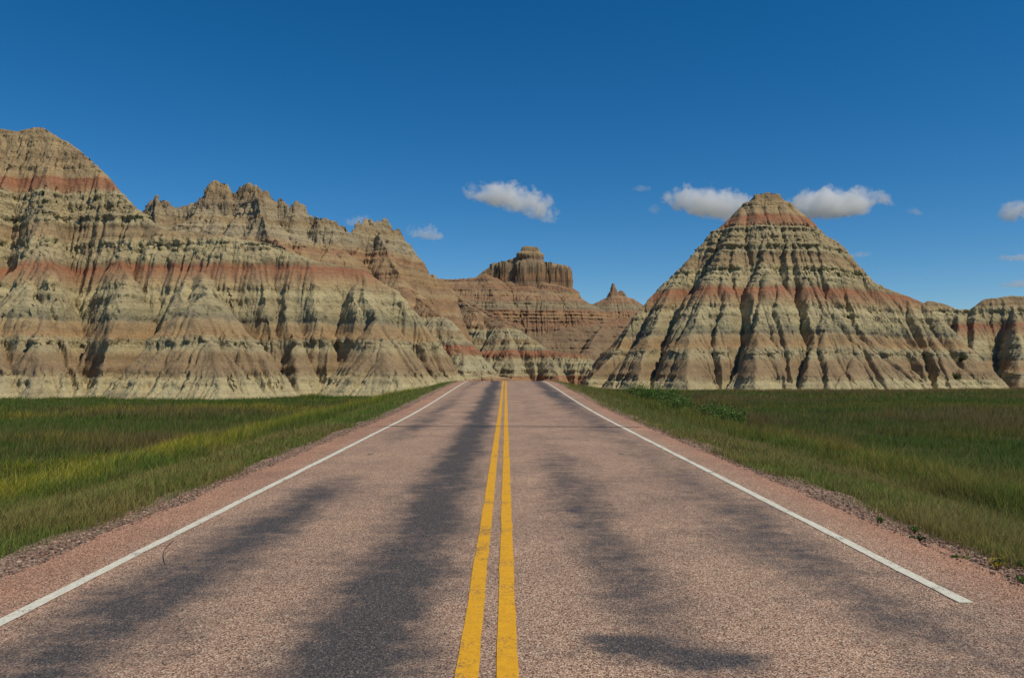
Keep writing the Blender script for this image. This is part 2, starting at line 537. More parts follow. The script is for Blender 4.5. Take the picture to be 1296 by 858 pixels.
CL = [(0, 0), (1.5, .7), (6, 4.6), (14, 12.0), (40, 36)]
o = formation('banded_cliff', (-112, -4, 74, 124), .27, [
    (S1, [(-420, 330, 112), (-250, 262, 112), (-120, 190, 114), (0, 158, 115), (20, 161, 115), (50, 155, 115), (90, 177, 113), (130, 213, 111), (155, 241, 109), (180, 266, 107), (205, 287, 105)]),
    (W1, [(205, 290, 104), (260, 292, 104), (340, 304, 103), (390, 322, 103), (430, 331, 105), (460, 336, 106), (495, 358, 107), (520, 393, 108), (545, 440, 107), (568, 486, 106)]),
    (CL, [(252, 335, 98), (262, 366, 91), (272, 425, 85), (280, 512, 76)]),
    (CL, [(455, 352, 102), (478, 398, 95), (488, 445, 89), (490, 512, 82)]),
    (CL, [(150, 290, 105), (165, 345, 97), (160, 420, 89), (160, 512, 79)]),
    (CL, [(60, 230, 109), (68, 330, 97), (55, 420, 87), (40, 512, 77)]),
    (CN, [(-70, 250, 110), (-85, 400, 91), (-90, 512, 79)]),
    (CN, [(-230, 290, 111), (-245, 420, 92), (-250, 512, 79)]),
    (CN, [(355, 345, 101), (362, 400, 95), (350, 470, 88)]),
], m_rock, gullies=[
    (2.6, 1.5, [(95, 270), (97, 300), (98, 335), (104, 375), (110, 420), (117, 465), (119, 500)]),
    (2.2, 1.5, [(203, 325), (202, 350), (196, 372), (178, 400), (160, 425), (142, 450), (124, 480)]),
    (1.9, 1.3, [(300, 335), (308, 370), (320, 405), (342, 428), (362, 450), (380, 472), (394, 492)]),
    (2.2, 1.5, [(423, 352), (427, 385), (430, 420), (418, 445), (405, 465), (397, 494)]),
    (1.6, 1.2, [(374, 350), (385, 380), (400, 412), (414, 440)]),
    (1.9, 1.3, [(490, 368), (508, 390), (524, 420), (542, 448), (560, 476)]),
    (1.7, 1.3, [(40, 318), (52, 350), (68, 385), (85, 425), (100, 465), (110, 495)]),
    (1.5, 1.2, [(0, 395), (14, 430), (28, 465), (40, 496)]),
    (1.4, 1.1, [(240, 320), (244, 350), (240, 372)]),
    (1.4, 1.2, [(340, 318), (346, 350), (350, 385), (360, 415)]),
    (1.3, 1.1, [(455, 345), (458, 370), (452, 400), (440, 425), (425, 448)]),
    (1.5, 1.3, [(20, 175), (18, 215), (14, 250), (8, 290), (0, 330)]),
    (1.2, 1.1, [(75, 180), (80, 215), (85, 250), (92, 280)]),
    (1.2, 1.0, [(160, 455), (190, 440), (215, 425)][::-1]), (1.3, 1.1, [(215, 440), (195, 465), (180, 492)]),
    (1.6, 1.4, [(-60, 330), (-50, 400), (-40, 490)])], gv=.8, seed=23, yback=lambda x: 122 + 0 * x)
tag(o, 'huge banded cliff at the left edge rising above the dark grass field to a rounded summit', 'cliff', kind='structure')


def crag_fn(X, Y, H):
    up = sstep(19, 25, H)
    n = np.abs(fbm2(X * .16, Y * .12, 71, 3))
    return up * (.9 + 1.1 * fbm2(X * .42, Y * .3, 72, 3) - 1.9 * np.clip(.22 - n, 0, 1) / .22 * .8 + .45 * fbm2(X * 1.1, Y * 1.1, 73, 2))


CG = [(0, 0), (.35, 1.6), (1.2, 3.0), (2.2, 6.5), (6, 9.2), (9, 12), (14, 19), (22, 34), (40, 70)]
CGS = [(0, 0), (.35, 1.6), (1.2, 3.0), (2.2, 6.5), (4, 11), (6, 15), (9, 22), (30, 60)]
o = formation('rocky_ridge', (-76, 4, 112, 170), .27, [
    (CG, [(150, 300, 138), (175, 275, 138), (187, 262, 138), (201, 246, 139), (214, 255, 138), (238, 254, 139), (255, 246, 138), (262, 236, 138), (277, 231, 138), (287, 236, 138), (296, 249, 139),
          (308, 238, 138), (323, 230, 138), (342, 243, 138), (356, 250, 139), (366, 262, 138), (372, 257, 138), (386, 268, 140), (400, 270, 139), (409, 267, 138), (418, 270, 138), (430, 282, 139)]),
    (CGS, [(430, 282, 139), (444, 288, 140), (456, 281, 143), (468, 275, 145), (482, 277, 147), (482, 277, 147), (497, 286, 149), (510, 298, 151), (525, 314, 153), (540, 338, 155), (549, 349, 156), (560, 350, 158), (570, 357, 160)]),
    ([(0, 0), (.5, 1.5), (2, 4), (10, 10), (30, 28)], [(322, 236, 138), (330, 268, 132), (345, 296, 126), (362, 312, 122)]),
    ([(0, 0), (.5, 1.5), (2, 4), (10, 10), (30, 28)], [(200, 250, 138), (198, 275, 133), (200, 292, 130)]),
    ([(0, 0), (.5, 1.0), (3, 4), (8, 14), (20, 40)], [(470, 280, 145), (490, 320, 139), (505, 345, 135)]),
], m_crag, seed=37, maxslope=5, crag=crag_fn, crum=lambda z: .35 + .4 * sstep(20, 24, z), diff=0, K=(.006, .006), rough=.3, ledge=.45, pop=.7)
tag(o, 'jagged tan rock ridge with many small pinnacles behind the left cliff', 'rock ridge', kind='structure')

o = formation('low_hill', (58, 150, 128, 184), .33, [
    (S1, [(1080, 425, 165), (1150, 392, 168), (1172, 379, 168), (1190, 381, 168), (1212, 389, 168), (1228, 388, 167), (1242, 378, 166), (1270, 372, 165), (1300, 371, 165), (1360, 376, 163), (1450, 395, 160), (1520, 440, 158)]),
    (CN, [(1236, 385, 166), (1232, 440, 153), (1236, 492, 140)]),
    (CN, [(1285, 376, 165), (1292, 440, 149), (1290, 494, 136)]),
    (CN, [(1340, 380, 163), (1350, 440, 149), (1350, 494, 136)]),
    (CN, [(1212, 389, 167), (1214, 425, 157), (1216, 486, 142)]),
], m_rock, strat=lambda z, x, y: z * 1.0 + 4.2, gv=.3, gullies=[(1.6, 1.5, [(1256, 385), (1262, 415), (1257, 450), (1250, 484)]), (1.8, 1.4, [(1300, 380), (1305, 420), (1312, 484)])], seed=41, yback=lambda x: 176 + 0 * x)
tag(o, 'low rounded banded hill at the right edge behind the skirt of the pyramid butte', 'hill', kind='structure')

o = formation('clay_mound', (-30, 8, 104, 150), .27, [
    (CN, [(505, 352, 140), (525, 368, 136), (545, 386, 131), (562, 403, 127), (582, 440, 121), (594, 490, 111)]),
    (CN, [(545, 386, 131), (548, 430, 122), (550, 490, 111)]),
    ([(0, 0), (2, .8), (6, 4), (30, 20)], [(585, 476, 122), (600, 471, 121), (622, 474, 120), (650, 479, 120)]),
], m_mound, strat=lambda z, x, y: z * 1.12 + .3, seed=53, crum=.7, yback=lambda x: 149 + 0 * x, rough=.45, ledge=.4, pop=.6, K=(.012, .02))
tag(o, 'green grey clay mound with a red bed at the foot of the rock ridge left of the road end', 'clay mound', kind='structure')
o = formation('clay_mound', (-26, 40, 136, 206), .3, [
    (CN, [(545, 345, 205), (590, 382, 186), (615, 400, 176), (640, 408, 168), (668, 425, 164), (700, 444, 161), (735, 447, 158), (752, 456, 155), (775, 486, 149)]),
    (CN, [(640, 408, 168), (648, 440, 160), (650, 490, 148)]),
    (CN, [(690, 440, 162), (704, 462, 155), (708, 490, 147)]),
    (CN, [(600, 393, 176), (622, 430, 166), (618, 490, 152)]),
], m_mound, strat=lambda z, x, y: z * 1.1 + .1, seed=54, crum=.7, yback=lambda x: 204 + 0 * x, rough=.45, ledge=.4, pop=.6, K=(.012, .02))
tag(o, 'long low clay mound with a red bed directly behind the far end of the road', 'clay mound', kind='structure')

CF = [(0, 0), (.3, .3), (.7, 8.2), (2.5, 9.2), (4, 12.0), (12, 17), (22, 27), (50, 56)]
CF2 = [(0, 0), (.8, 1), (8, 4.5), (22, 16), (50, 44)]
o = formation('flat_topped_butte', (-62, 84, 212, 345), .42, [
    (CF2, [(500, 362, 292), (568, 353, 300), (600, 350, 302), (612, 343, 303)]),
    (CF, [(612, 342, 303), (625, 332, 303), (640, 330, 302), (655, 325, 302), (662, 324, 302), (684, 325, 302), (688, 329, 300), (705, 333, 300), (719, 336, 300), (722, 337, 301)]),
    ([(0, 0), (.35, .3), (.8, 2.2), (1.8, 2.6), (2.3, 4.6), (3.2, 6), (4, 18), (30, 70)], [(662, 312, 302), (670, 311, 302), (681, 312, 302)]),
    (CF2, [(722, 364, 300), (736, 378, 299), (748, 387, 298), (775, 402, 294), (830, 420, 288)]),
    (CN, [(560, 358, 290), (585, 375, 272), (612, 392, 254), (640, 405, 240), (668, 425, 226)]),
    ([(0, 0), (2, 1), (12, 9), (40, 34)], [(640, 432, 240), (690, 424, 245), (720, 414, 250), (765, 408, 255), (800, 400, 262), (860, 392, 268)]),
    ([(0, 0), (2, 1), (12, 9), (40, 34)], [(765, 408, 255), (745, 440, 235), (735, 470, 222)]),
    ([(0, 0), (2, 1), (12, 9), (40, 34)], [(810, 400, 262), (790, 440, 240), (785, 470, 226)]),
], m_far, seed=61, maxslope=0, diff=0, crum=.55, K=(.0035, .0), rough=.55, ledge=1.3, pop=.8, warp=.5, yback=lambda x: 318 + 0 * x)
tag(o, 'red brown butte with a small flat block on top standing far behind the road end', 'butte', kind='structure')

o = formation('spire', (18, 92, 290, 360), .42, [
    ([(0, 0), (.5, 1.4), (1.6, 4.2), (2.8, 6.6), (12, 14.0), (40, 38)], [(775.5, 357, 330), (777, 358, 330)]),
    ([(0, 0), (.6, 1.6), (1.6, 3), (12, 11), (40, 36)], [(784, 366, 330), (789, 367, 330)]),
    ([(0, 0), (3, 2), (12, 11), (40, 36)], [(735, 392, 326), (752, 384, 328), (776, 372, 330), (800, 377, 330), (815, 386, 330), (850, 398, 330)]),
], m_far, seed=67, maxslope=0, diff=0, crum=.4, K=(.006, .006), rough=.25, ledge=1.0, strat=lambda z, x, y: z - 2, warp=.2)
tag(o, 'thin rock spire on a brown cone between the flat topped butte and the pyramid butte', 'rock spire', kind='structure')

# ------------------------------------------------------------------ ground sheet
def axis(parts):
    o = []
    for a, b, s in parts: o.append(np.arange(a, b, s))
    return np.unique(np.round(np.concatenate(o + [[parts[-1][1]]]), 4))

gx = axis([(-6000, -1000, 1000), (-1000, -200, 100), (-200, -60, 10), (-60, -20, 1.0), (-20, 20, .25), (20, 60, 1.0), (60, 200, 10), (200, 1000, 100), (1000, 6000, 1000)])
gy = axis([(-600, -60, 60), (-60, 0, 6), (0, 50, .4), (50, 130, .8), (130, 260, 5), (260, 1000, 80), (1000, 8000, 1000)])
GX, GY = np.meshgrid(gx, gy)
GZ = ground_z(GX, GY)
fc = grid_faces(*GX.shape)
M = Mat('dry_prairie_soil', .95, .1)
P = M.geo()
n = M.noise(P, .25, 5, .6)
n2 = M.noise(P, 9, 4, .7)
c = M.ramp(n, [(.35, (.055, .060, .022)), (.5, (.085, .078, .030)), (.65, (.12, .10, .045))])
c = M.mix(1, c, M.ramp(n2, [(.3, (.5, .5, .5)), (.7, (1.35, 1.3, 1.2))]), 'MULTIPLY')
M.col(c); M.bump(n2, .6, .05)
o = np_mesh('ground', np.stack([GX, GY, GZ], -1).reshape(-1, 3), fc.ravel(), np.full(len(fc), 4), M.m, smooth=True)
tag(o, kind='structure')

# ------------------------------------------------------------------ road
ry = axis([(-8, 30, .12), (30, 80, .4), (80, 150, 1.0)])


def strip(name, xa, xb, dz, mat, ys=ry, nx=2, jit=(0, 0), seed=0, thick=0.0, kind='structure'):
    """a sheet lying on the road between xa and xb"""
    ja = jit[0] * fbm2(ys * 1.1, ys * 0 + 3, seed, 4) + jit[0] * .5 * fbm2(ys * 5, ys * 0, seed + 1, 3)
    jb = jit[1] * fbm2(ys * 1.1, ys * 0 + 7, seed + 2, 4) + jit[1] * .5 * fbm2(ys * 5, ys * 0, seed + 3, 3)
    t = np.linspace(0, 1, nx)[None, :]
    X = (xa + ja)[:, None] * (1 - t) + (xb + jb)[:, None] * t + road_x(ys)[:, None]
    Y = np.repeat(ys[:, None], nx, 1)
    Z = np.repeat(road_z(ys)[:, None], nx, 1) + dz - .012 * np.abs(X - XC - road_x(ys)[:, None]) * .35
    v = np.stack([X, Y, Z], -1)
    if thick:
        lo = v[:, :1].copy(); lo[..., 2] -= thick; lo[..., 0] -= .05
        hi = v[:, -1:].copy(); hi[..., 2] -= thick; hi[..., 0] += .05
        v = np.concatenate([lo, v, hi], 1)
    fc = grid_faces(len(ys), v.shape[1])
    o = np_mesh(name, v.reshape(-1, 3), fc.ravel(), np.full(len(fc), 4), mat)
    o['kind'] = kind
    return o


M = Mat('pink_chip_seal', .85, .25)
P = M.geo()
sep = M.n('ShaderNodeSeparateXYZ'); M.t.links.new(P, sep.inputs[0])
px, py = sep.outputs[0], sep.outputs[1]
vor = M.n('ShaderNodeTexVoronoi'); vor.inputs['Scale'].default_value = 105
M.t.links.new(P, vor.inputs['Vector'])
sc = M.n('ShaderNodeSeparateColor'); M.t.links.new(vor.outputs['Color'], sc.inputs[0])
chip = M.ramp(sc.outputs[0], [(0, (.06, .045, .04)), (.20, (.20, .125, .08)), (.45, (.40, .245, .165)), (.7, (.55, .35, .24)), (.88, (.66, .48, .345)), (1, (.80, .67, .50))])
dark = M.ramp(sc.outputs[1], [(0, (.022, .024, .028)), (.5, (.054, .056, .062)), (.85, (.115, .105, .10)), (1, (.27, .22, .18))])
wob = M.math('MULTIPLY', M.math('SUBTRACT', M.noise(M.scaled(P, .3, .12, 1), 1, 3), .5), .7)
nA = M.noise(M.scaled(P, 1.0, .42, 1), 1.3, 6, .68)
nB = M.noise(M.scaled(P, 1.3, 1.0, 1), 3.0, 5, .65)
nL = M.noise(M.scaled(P, .5, .11, 1), .8, 3)


def track(xc, wd, lo, hi):
    d = M.math('DIVIDE', M.math('SUBTRACT', M.math('ADD', px, wob), xc), wd)
    g = M.math('POWER', 2.718, M.math('MULTIPLY', M.math('MULTIPLY', d, d), -1.0))
    return g


def span(v, a, b, c, d):
    m1 = M.n('ShaderNodeMapRange', interpolation_type='SMOOTHSTEP'); M.t.links.new(v, m1.inputs[0]); m1.inputs[1].default_value = a; m1.inputs[2].default_value = b
    m2 = M.n('ShaderNodeMapRange', interpolation_type='SMOOTHSTEP'); M.t.links.new(v, m2.inputs[0]); m2.inputs[1].default_value = c; m2.inputs[2].default_value = d
    return M.math('MULTIPLY', m1.outputs[0], M.math('SUBTRACT', 1, m2.outputs[0]))


t1 = M.math('MULTIPLY', track(-.95, .55, 0, 0), 1.25)
t2 = M.math('MULTIPLY', M.math('MULTIPLY', track(-2.75, .50, 0, 0), 1.05), M.math('ADD', span(py, -5, 0, 11, 16), M.math('MULTIPLY', span(py, 16, 22, 90, 100), .62)))
t3 = M.math('MULTIPLY', M.math('MULTIPLY', track(1.05, .42, 0, 0), 1.0), M.math('ADD', M.math('MULTIPLY', span(py, 5, 7, 13, 19), .52), .18))
t4 = M.math('MULTIPLY', track(2.95, .6, 0, 0), M.math('ADD', .5, M.math('MULTIPLY', span(py, 30, 50, 120, 130), .45)))


def blot(x0, y0, rx, ry_):
    a = M.math('DIVIDE', M.math('SUBTRACT', M.math('ADD', px, M.math('MULTIPLY', M.math('SUBTRACT', nB, .5), .9)), x0), rx)
    b = M.math('DIVIDE', M.math('SUBTRACT', M.math('ADD', py, M.math('MULTIPLY', M.math('SUBTRACT', nA, .5), .8)), y0), ry_)
    return M.math('POWER', 2.718, M.math('MULTIPLY', M.math('ADD', M.math('MULTIPLY', a, a), M.math('MULTIPLY', b, b)), -1.0))


b1 = M.math('ADD', blot(.82, 5.25, .34, .24), blot(1.35, 5.0, .28, .20))
tr = M.math('ADD', M.math('ADD', t1, t2), M.math('ADD', t3, t4))
tr = M.math('ADD', tr, M.math('ADD', M.math('MULTIPLY', b1, 1.15), M.math('MULTIPLY', span(px, -.3, .8, 3.2, 4.0), .17)))
nS = M.noise(M.scaled(P, .9, 2.0, 1), 2.2, 6, .75)
nz = M.math('ADD', M.math('ADD', M.math('MULTIPLY', nA, .75), M.math('MULTIPLY', nS, .60)), M.math('ADD', M.math('MULTIPLY', nB, .35), M.math('MULTIPLY', nL, .45)))
dk = M.math('ADD', M.math('MULTIPLY', tr, .62), M.math('MULTIPLY', M.math('SUBTRACT', nz, 1.12), 1.35))
onroad = span(px, -4.1, -3.3, 3.5, 4.3)
dk = M.math('MULTIPLY', dk, M.math('ADD', M.math('MULTIPLY', onroad, .85), .15), clamp=True)
dk = M.ramp(dk, [(.08, 0), (.62, .93)])
big = M.noise(P, .6, 4, .6)
chip = M.mix(1, chip, M.ramp(big, [(.3, (.80, .80, .82)), (.7, (1.15, 1.12, 1.08))]), 'MULTIPLY')
chip = M.mix(onroad, M.mix(1, chip, (1.04, .88, .82), 'MULTIPLY'), chip)
c = M.mix(dk, chip, dark)
# scattered small tar spots
v2 = M.n('ShaderNodeTexVoronoi'); v2.inputs['Scale'].default_value = .55
M.t.links.new(P, v2.inputs['Vector'])
sp = M.ramp(M.math('ADD', v2.outputs['Distance'], M.math('MULTIPLY', M.math('SUBTRACT', nB, .5), .08)), [(.035, 1), (.05, 0)])
c = M.mix(M.math('MULTIPLY', sp, .9), c, (.035, .033, .033))
M.col(c)
M.bump(M.math('ADD', vor.outputs['Distance'], 0), .55, .012)
m_road = M.m
strip('road', L_EDGE, R_EDGE, 0, m_road, nx=24, jit=(.10, .10), seed=4, thick=.09)


def paint(name, c0, wear):
    M = Mat(name, .7, .3)
    P = M.geo()
    n = M.noise(P, 55, 3, .7)
    nw = M.noise(P, 2.2, 5, .65)
    ng = M.noise(P, 16, 5, .7)
    c = M.mix(1, M.n('ShaderNodeRGB').outputs[0], M.ramp(ng, [(.3, (.80, .78, .75)), (.7, (1.08, 1.08, 1.08))]), 'MULTIPLY')
    M.t.nodes['RGB'].outputs[0].default_value = (*c0, 1) if 'RGB' in M.t.nodes else (1, 1, 1, 1)
    f = M.math('ADD', n, M.math('MULTIPLY', M.math('SUBTRACT', nw, .5), .9))
    c = M.mix(M.ramp(f, [(wear, .85), (wear + .09, 0)]), c, (.16, .12, .09))
    M.col(c); M.bump(n, .5, .01)
    return M.m


m_white = paint('worn_white_paint', (.80, .77, .63), .31)
m_yellow = paint('worn_yellow_paint', (.84, .43, .018), .305)
ly = axis([(-6, 25, .06), (25, 80, .3), (80, 140, 1.0)])
o = strip('edge_line', L_LINE - .055, L_LINE + .055, .006, m_white, ys=ly, jit=(.010, .010), seed=21)
tag(o, 'worn white edge line along the left side of the road', 'road line')
ly2 = axis([(6.22, 25, .06), (25, 80, .3), (80, 140, 1.0)])
o = strip('edge_line', R_LINE - .055, R_LINE + .055, .006, m_white, ys=ly2, jit=(.012, .012), seed=25)
tag(o, 'worn white edge line along the right side of the road ending before the camera', 'road line')
o = strip('centre_line', XC - .185, XC - .055, .006, m_yellow, ys=ly, jit=(.008, .008), seed=31)
tag(o, 'left stripe of the double yellow centre line', 'road line')
o = strip('centre_line', XC + .055, XC + .185, .006, m_yellow, ys=ly, jit=(.008, .008), seed=35)
tag(o, 'right stripe of the double yellow centre line', 'road line')

M = Mat('black_crack_sealant', .5, .4)
M.b.inputs['Base Color'].default_value = (.03, .028, .027, 1)
xs = np.linspace(L_EDGE + .3, R_EDGE - .2, 120)
yc = 24.6 + .10 * fbm2(xs * .8, xs * 0, 3, 4) - .06 * (xs)
hw = .045 * (.7 + .7 * noise2(xs * 2, xs * 0, 8))
zz = road_z(yc) + .011 - .0042 * np.abs(xs - XC)
v = np.concatenate([np.stack([xs, yc - hw, zz], -1), np.stack([xs, yc + hw, zz], -1)])
k = np.arange(119)
fc = np.stack([k, k + 1, k + 121, k + 120], -1)
o = np_mesh('tar_seam', v, fc.ravel(), np.full(119, 4), M.m)
tag(o, 'thin black sealed crack running straight across the whole road', 'crack seal', kind='structure')
tt = np.linspace(0, 1, 40)
cyy = 8.5 - 1.05 * tt; cx_ = -3.50 + .36 * tt - .10 * np.sin(tt * 3.1) * .6
hw = .0035 * (.6 + .8 * noise2(tt * 9, tt * 0, 3))
zz = road_z(cyy) + .008 - .0042 * np.abs(cx_ - XC)
v = np.concatenate([np.stack([cx_ - hw, cyy, zz], -1), np.stack([cx_ + hw, cyy, zz], -1)])
k = np.arange(39)
fc = np.stack([k, k + 40, k + 41, k + 1], -1)
o = np_mesh('tar_seam', v, fc.ravel(), np.full(39, 4), M.m)
tag(o, 'short curved black tar line beside the left white edge line', 'crack seal', kind='structure')

# ------------------------------------------------------------------ gravel shoulders
M = Mat('pink_gravel', .95, .15)
P = M.geo()
vor = M.n('ShaderNodeTexVoronoi'); vor.inputs['Scale'].default_value = 42
M.t.links.new(P, vor.inputs['Vector'])
sc = M.n('ShaderNodeSeparateColor'); M.t.links.new(vor.outputs['Color'], sc.inputs[0])
c = M.ramp(sc.outputs[0], [(0, (.08, .06, .045)), (.3, (.25, .145, .105)), (.6, (.42, .255, .18)), (.85, (.53, .37, .27)), (1, (.62, .50, .38))])
c = M.mix(M.ramp(M.noise(P, 1.1, 4), [(.42, 0), (.62, .7)]), c, (.24, .185, .115))
M.col(c); M.bump(vor.outputs['Distance'], .9, .03)
m_gravel = M.m
strip('gravel_shoulder', L_EDGE - .62, L_EDGE + .12, -.045, m_gravel, nx=6, jit=(.16, .02), seed=61, thick=.12)
strip('gravel_shoulder', R_EDGE - .12, R_EDGE + .62, -.045, m_gravel, nx=6, jit=(.02, .16), seed=66, thick=.12)

rng = np.random.default_rng(12)
ICO = np.array([(0, 0, 1), (.894, 0, .447), (.276, .851, .447), (-.724, .526, .447), (-.724, -.526, .447), (.276, -.851, .447),
                (.724, .526, -.447), (-.276, .851, -.447), (-.894, 0, -.447), (-.276, -.851, -.447), (.724, -.526, -.447), (0, 0, -1)])
ICF = np.array([(0, 1, 2), (0, 2, 3), (0, 3, 4), (0, 4, 5), (0, 5, 1), (1, 6, 2), (2, 7, 3), (3, 8, 4), (4, 9, 5), (5, 10, 1),
                (6, 7, 2), (7, 8, 3), (8, 9, 4), (9, 10, 5), (10, 6, 1), (11, 7, 6), (11, 8, 7), (11, 9, 8), (11, 10, 9), (11, 6, 10)])
n = 15000
side = rng.random(n) < .55
yy = 4.5 + 34 * rng.random(n) ** 1.9
lat = np.abs(rng.normal(.22, .2, n))
xx = np.where(side, R_EDGE - .05 + lat * 1.15, L_EDGE + .05 - lat)
sz = .005 + .016 * rng.random(n) ** 4
zz = np.maximum(ground_z(xx, yy) + .02, road_z(yy) - .055) + .0
zz = np.where((xx < R_EDGE) & (xx > L_EDGE), road_z(yy) - .012, zz)
th = rng.random(n) * 6.28
v = ICO[None] * (1 + .35 * (rng.random((n, 12, 1)) - .5)) * sz[:, None, None] * np.stack([1 + .4 * rng.random(n), .8 + .4 * rng.random(n), .6 + .2 * rng.random(n)], -1)[:, None, :]
c_, s_ = np.cos(th)[:, None], np.sin(th)[:, None]
v = np.stack([v[..., 0] * c_ - v[..., 1] * s_ + xx[:, None], v[..., 0] * s_ + v[..., 1] * c_ + yy[:, None], v[..., 2] + zz[:, None]], -1)
fc = ICF[None] + 12 * np.arange(n)[:, None, None]
M = Mat('loose_stones', .9, .2)
M.col(M.n('ShaderNodeAttribute', attribute_name='tint').outputs['Color'])
o = np_mesh('gravel', v.reshape(-1, 3), fc.ravel(), np.full(n * 20, 3), M.m)
pal = np.array([(.38, .215, .155), (.42, .27, .19), (.31, .175, .125), (.20, .13, .10), (.44, .32, .235), (.13, .09, .075)])
cattr(o, 'tint', np.repeat(pal[rng.integers(0, 6, n)] * (.75 + .5 * rng.random((n, 1))), 12, 0))
tag(o, kind='stuff')

# ------------------------------------------------------------------ grass
def mixc(a, b, t): return a + (b - a) * t[:, None]


def grass_look(x, y, rng):
    """height, root colour, tip colour of a blade growing at x, y"""
    n = len(x)
    u = np.abs(x - XC - road_x(y)); left = x < 0
    uu = u + .9 * fbm2(x * .25, y * .12, 40, 3)
    f1 = fbm2(x * .05, y * .09, 41, 4); f2 = fbm2(x * .16, y * .3, 42, 3); f3 = fbm2(x * .9, y * .9, 43, 3)
    G1, G2, G3 = np.array((.115, .185, .030)), np.array((.185, .27, .045)), np.array((.068, .125, .024))
    T1, T2, Y1 = np.array((.29, .21, .08)), np.array((.19, .15, .058)), np.array((.50, .42, .045))
    # mown strip
    tv = np.clip(.20 + 1.1 * f2 + .7 * f3 + .18 * (~left) + .35 * rng.normal(0, 1, n), 0, 1)
    cv = mixc(mixc(np.tile(G2, (n, 1)), np.tile(G1, (n, 1)), rng.random(n)), np.tile(T1, (n, 1)), tv * .8)
    hv = .07 + .10 * rng.random(n) + .06 * np.clip(f2 + .3, 0, 1)
    # field
    k = np.clip(.30 + 2.3 * f1 + 1.0 * f2 + .25 * rng.normal(0, 1, n), 0, 1)  # green to tan patches; f1 also paints light and shade into the field
    cf = mixc(mixc(np.tile(G3, (n, 1)), np.tile(G1, (n, 1)), rng.random(n)), np.tile(T2, (n, 1)), k)
    hf = (.20 + .20 * rng.random(n) + .16 * f1) * (.75 + .6 * np.clip(f2 + f3 * .5 + .4, 0, 1.2))
    farf = sstep(82, 112, y) * .55
    cf = mixc(cf, np.tile(np.array((.21, .17, .06)), (n, 1)), farf * np.clip(.7 + f2, 0, 1))
    # tall bank between the two
    b = np.exp(-((uu - 9.6) / 1.25) ** 2)
    hb = .38 + .26 * rng.random(n)
    cb = mixc(np.tile(G2, (n, 1)), np.tile(G1 * .9, (n, 1)), rng.random(n))
    t = sstep(7.6, 8.8, uu)
    h = hv * (1 - t) + hf * t
    c = mixc(cv, cf, t)
    h = h * (1 - b) + hb * b; c = mixc(c, cb, b)
    yel = np.exp(-((uu - 9.9) / .85) ** 2) * np.clip(np.where(left, .75, .55) + 1.0 * f2 + .6 * f3, 0, 1) * np.where(left, 1, sstep(14, 22, y) * .9 + .1)
    yel = np.maximum(yel, .55 * sstep(.12, .45, fbm2(x * .09 + 9, y * .16, 47, 3) + .15 * f3) * t)
    isy = rng.random(n) < yel
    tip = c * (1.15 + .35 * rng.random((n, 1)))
    ycol = np.where(left[:, None], Y1, np.array((.34, .24, .06)))
    tip[isy] = ycol[isy] * (.8 + .4 * rng.random((isy.sum(), 1)))
    c = np.where(isy[:, None], c * .6 + tip * .4, c)
    dry = (rng.random(n) < .10) & ~isy
    h = np.where(dry, h * 1.45, h) * (.8 + .5 * np.clip(f3 + .5, 0, 1))
    tip[dry] = T1 * (.9 + .5 * rng.random((dry.sum(), 1)))
    return h, c, tip


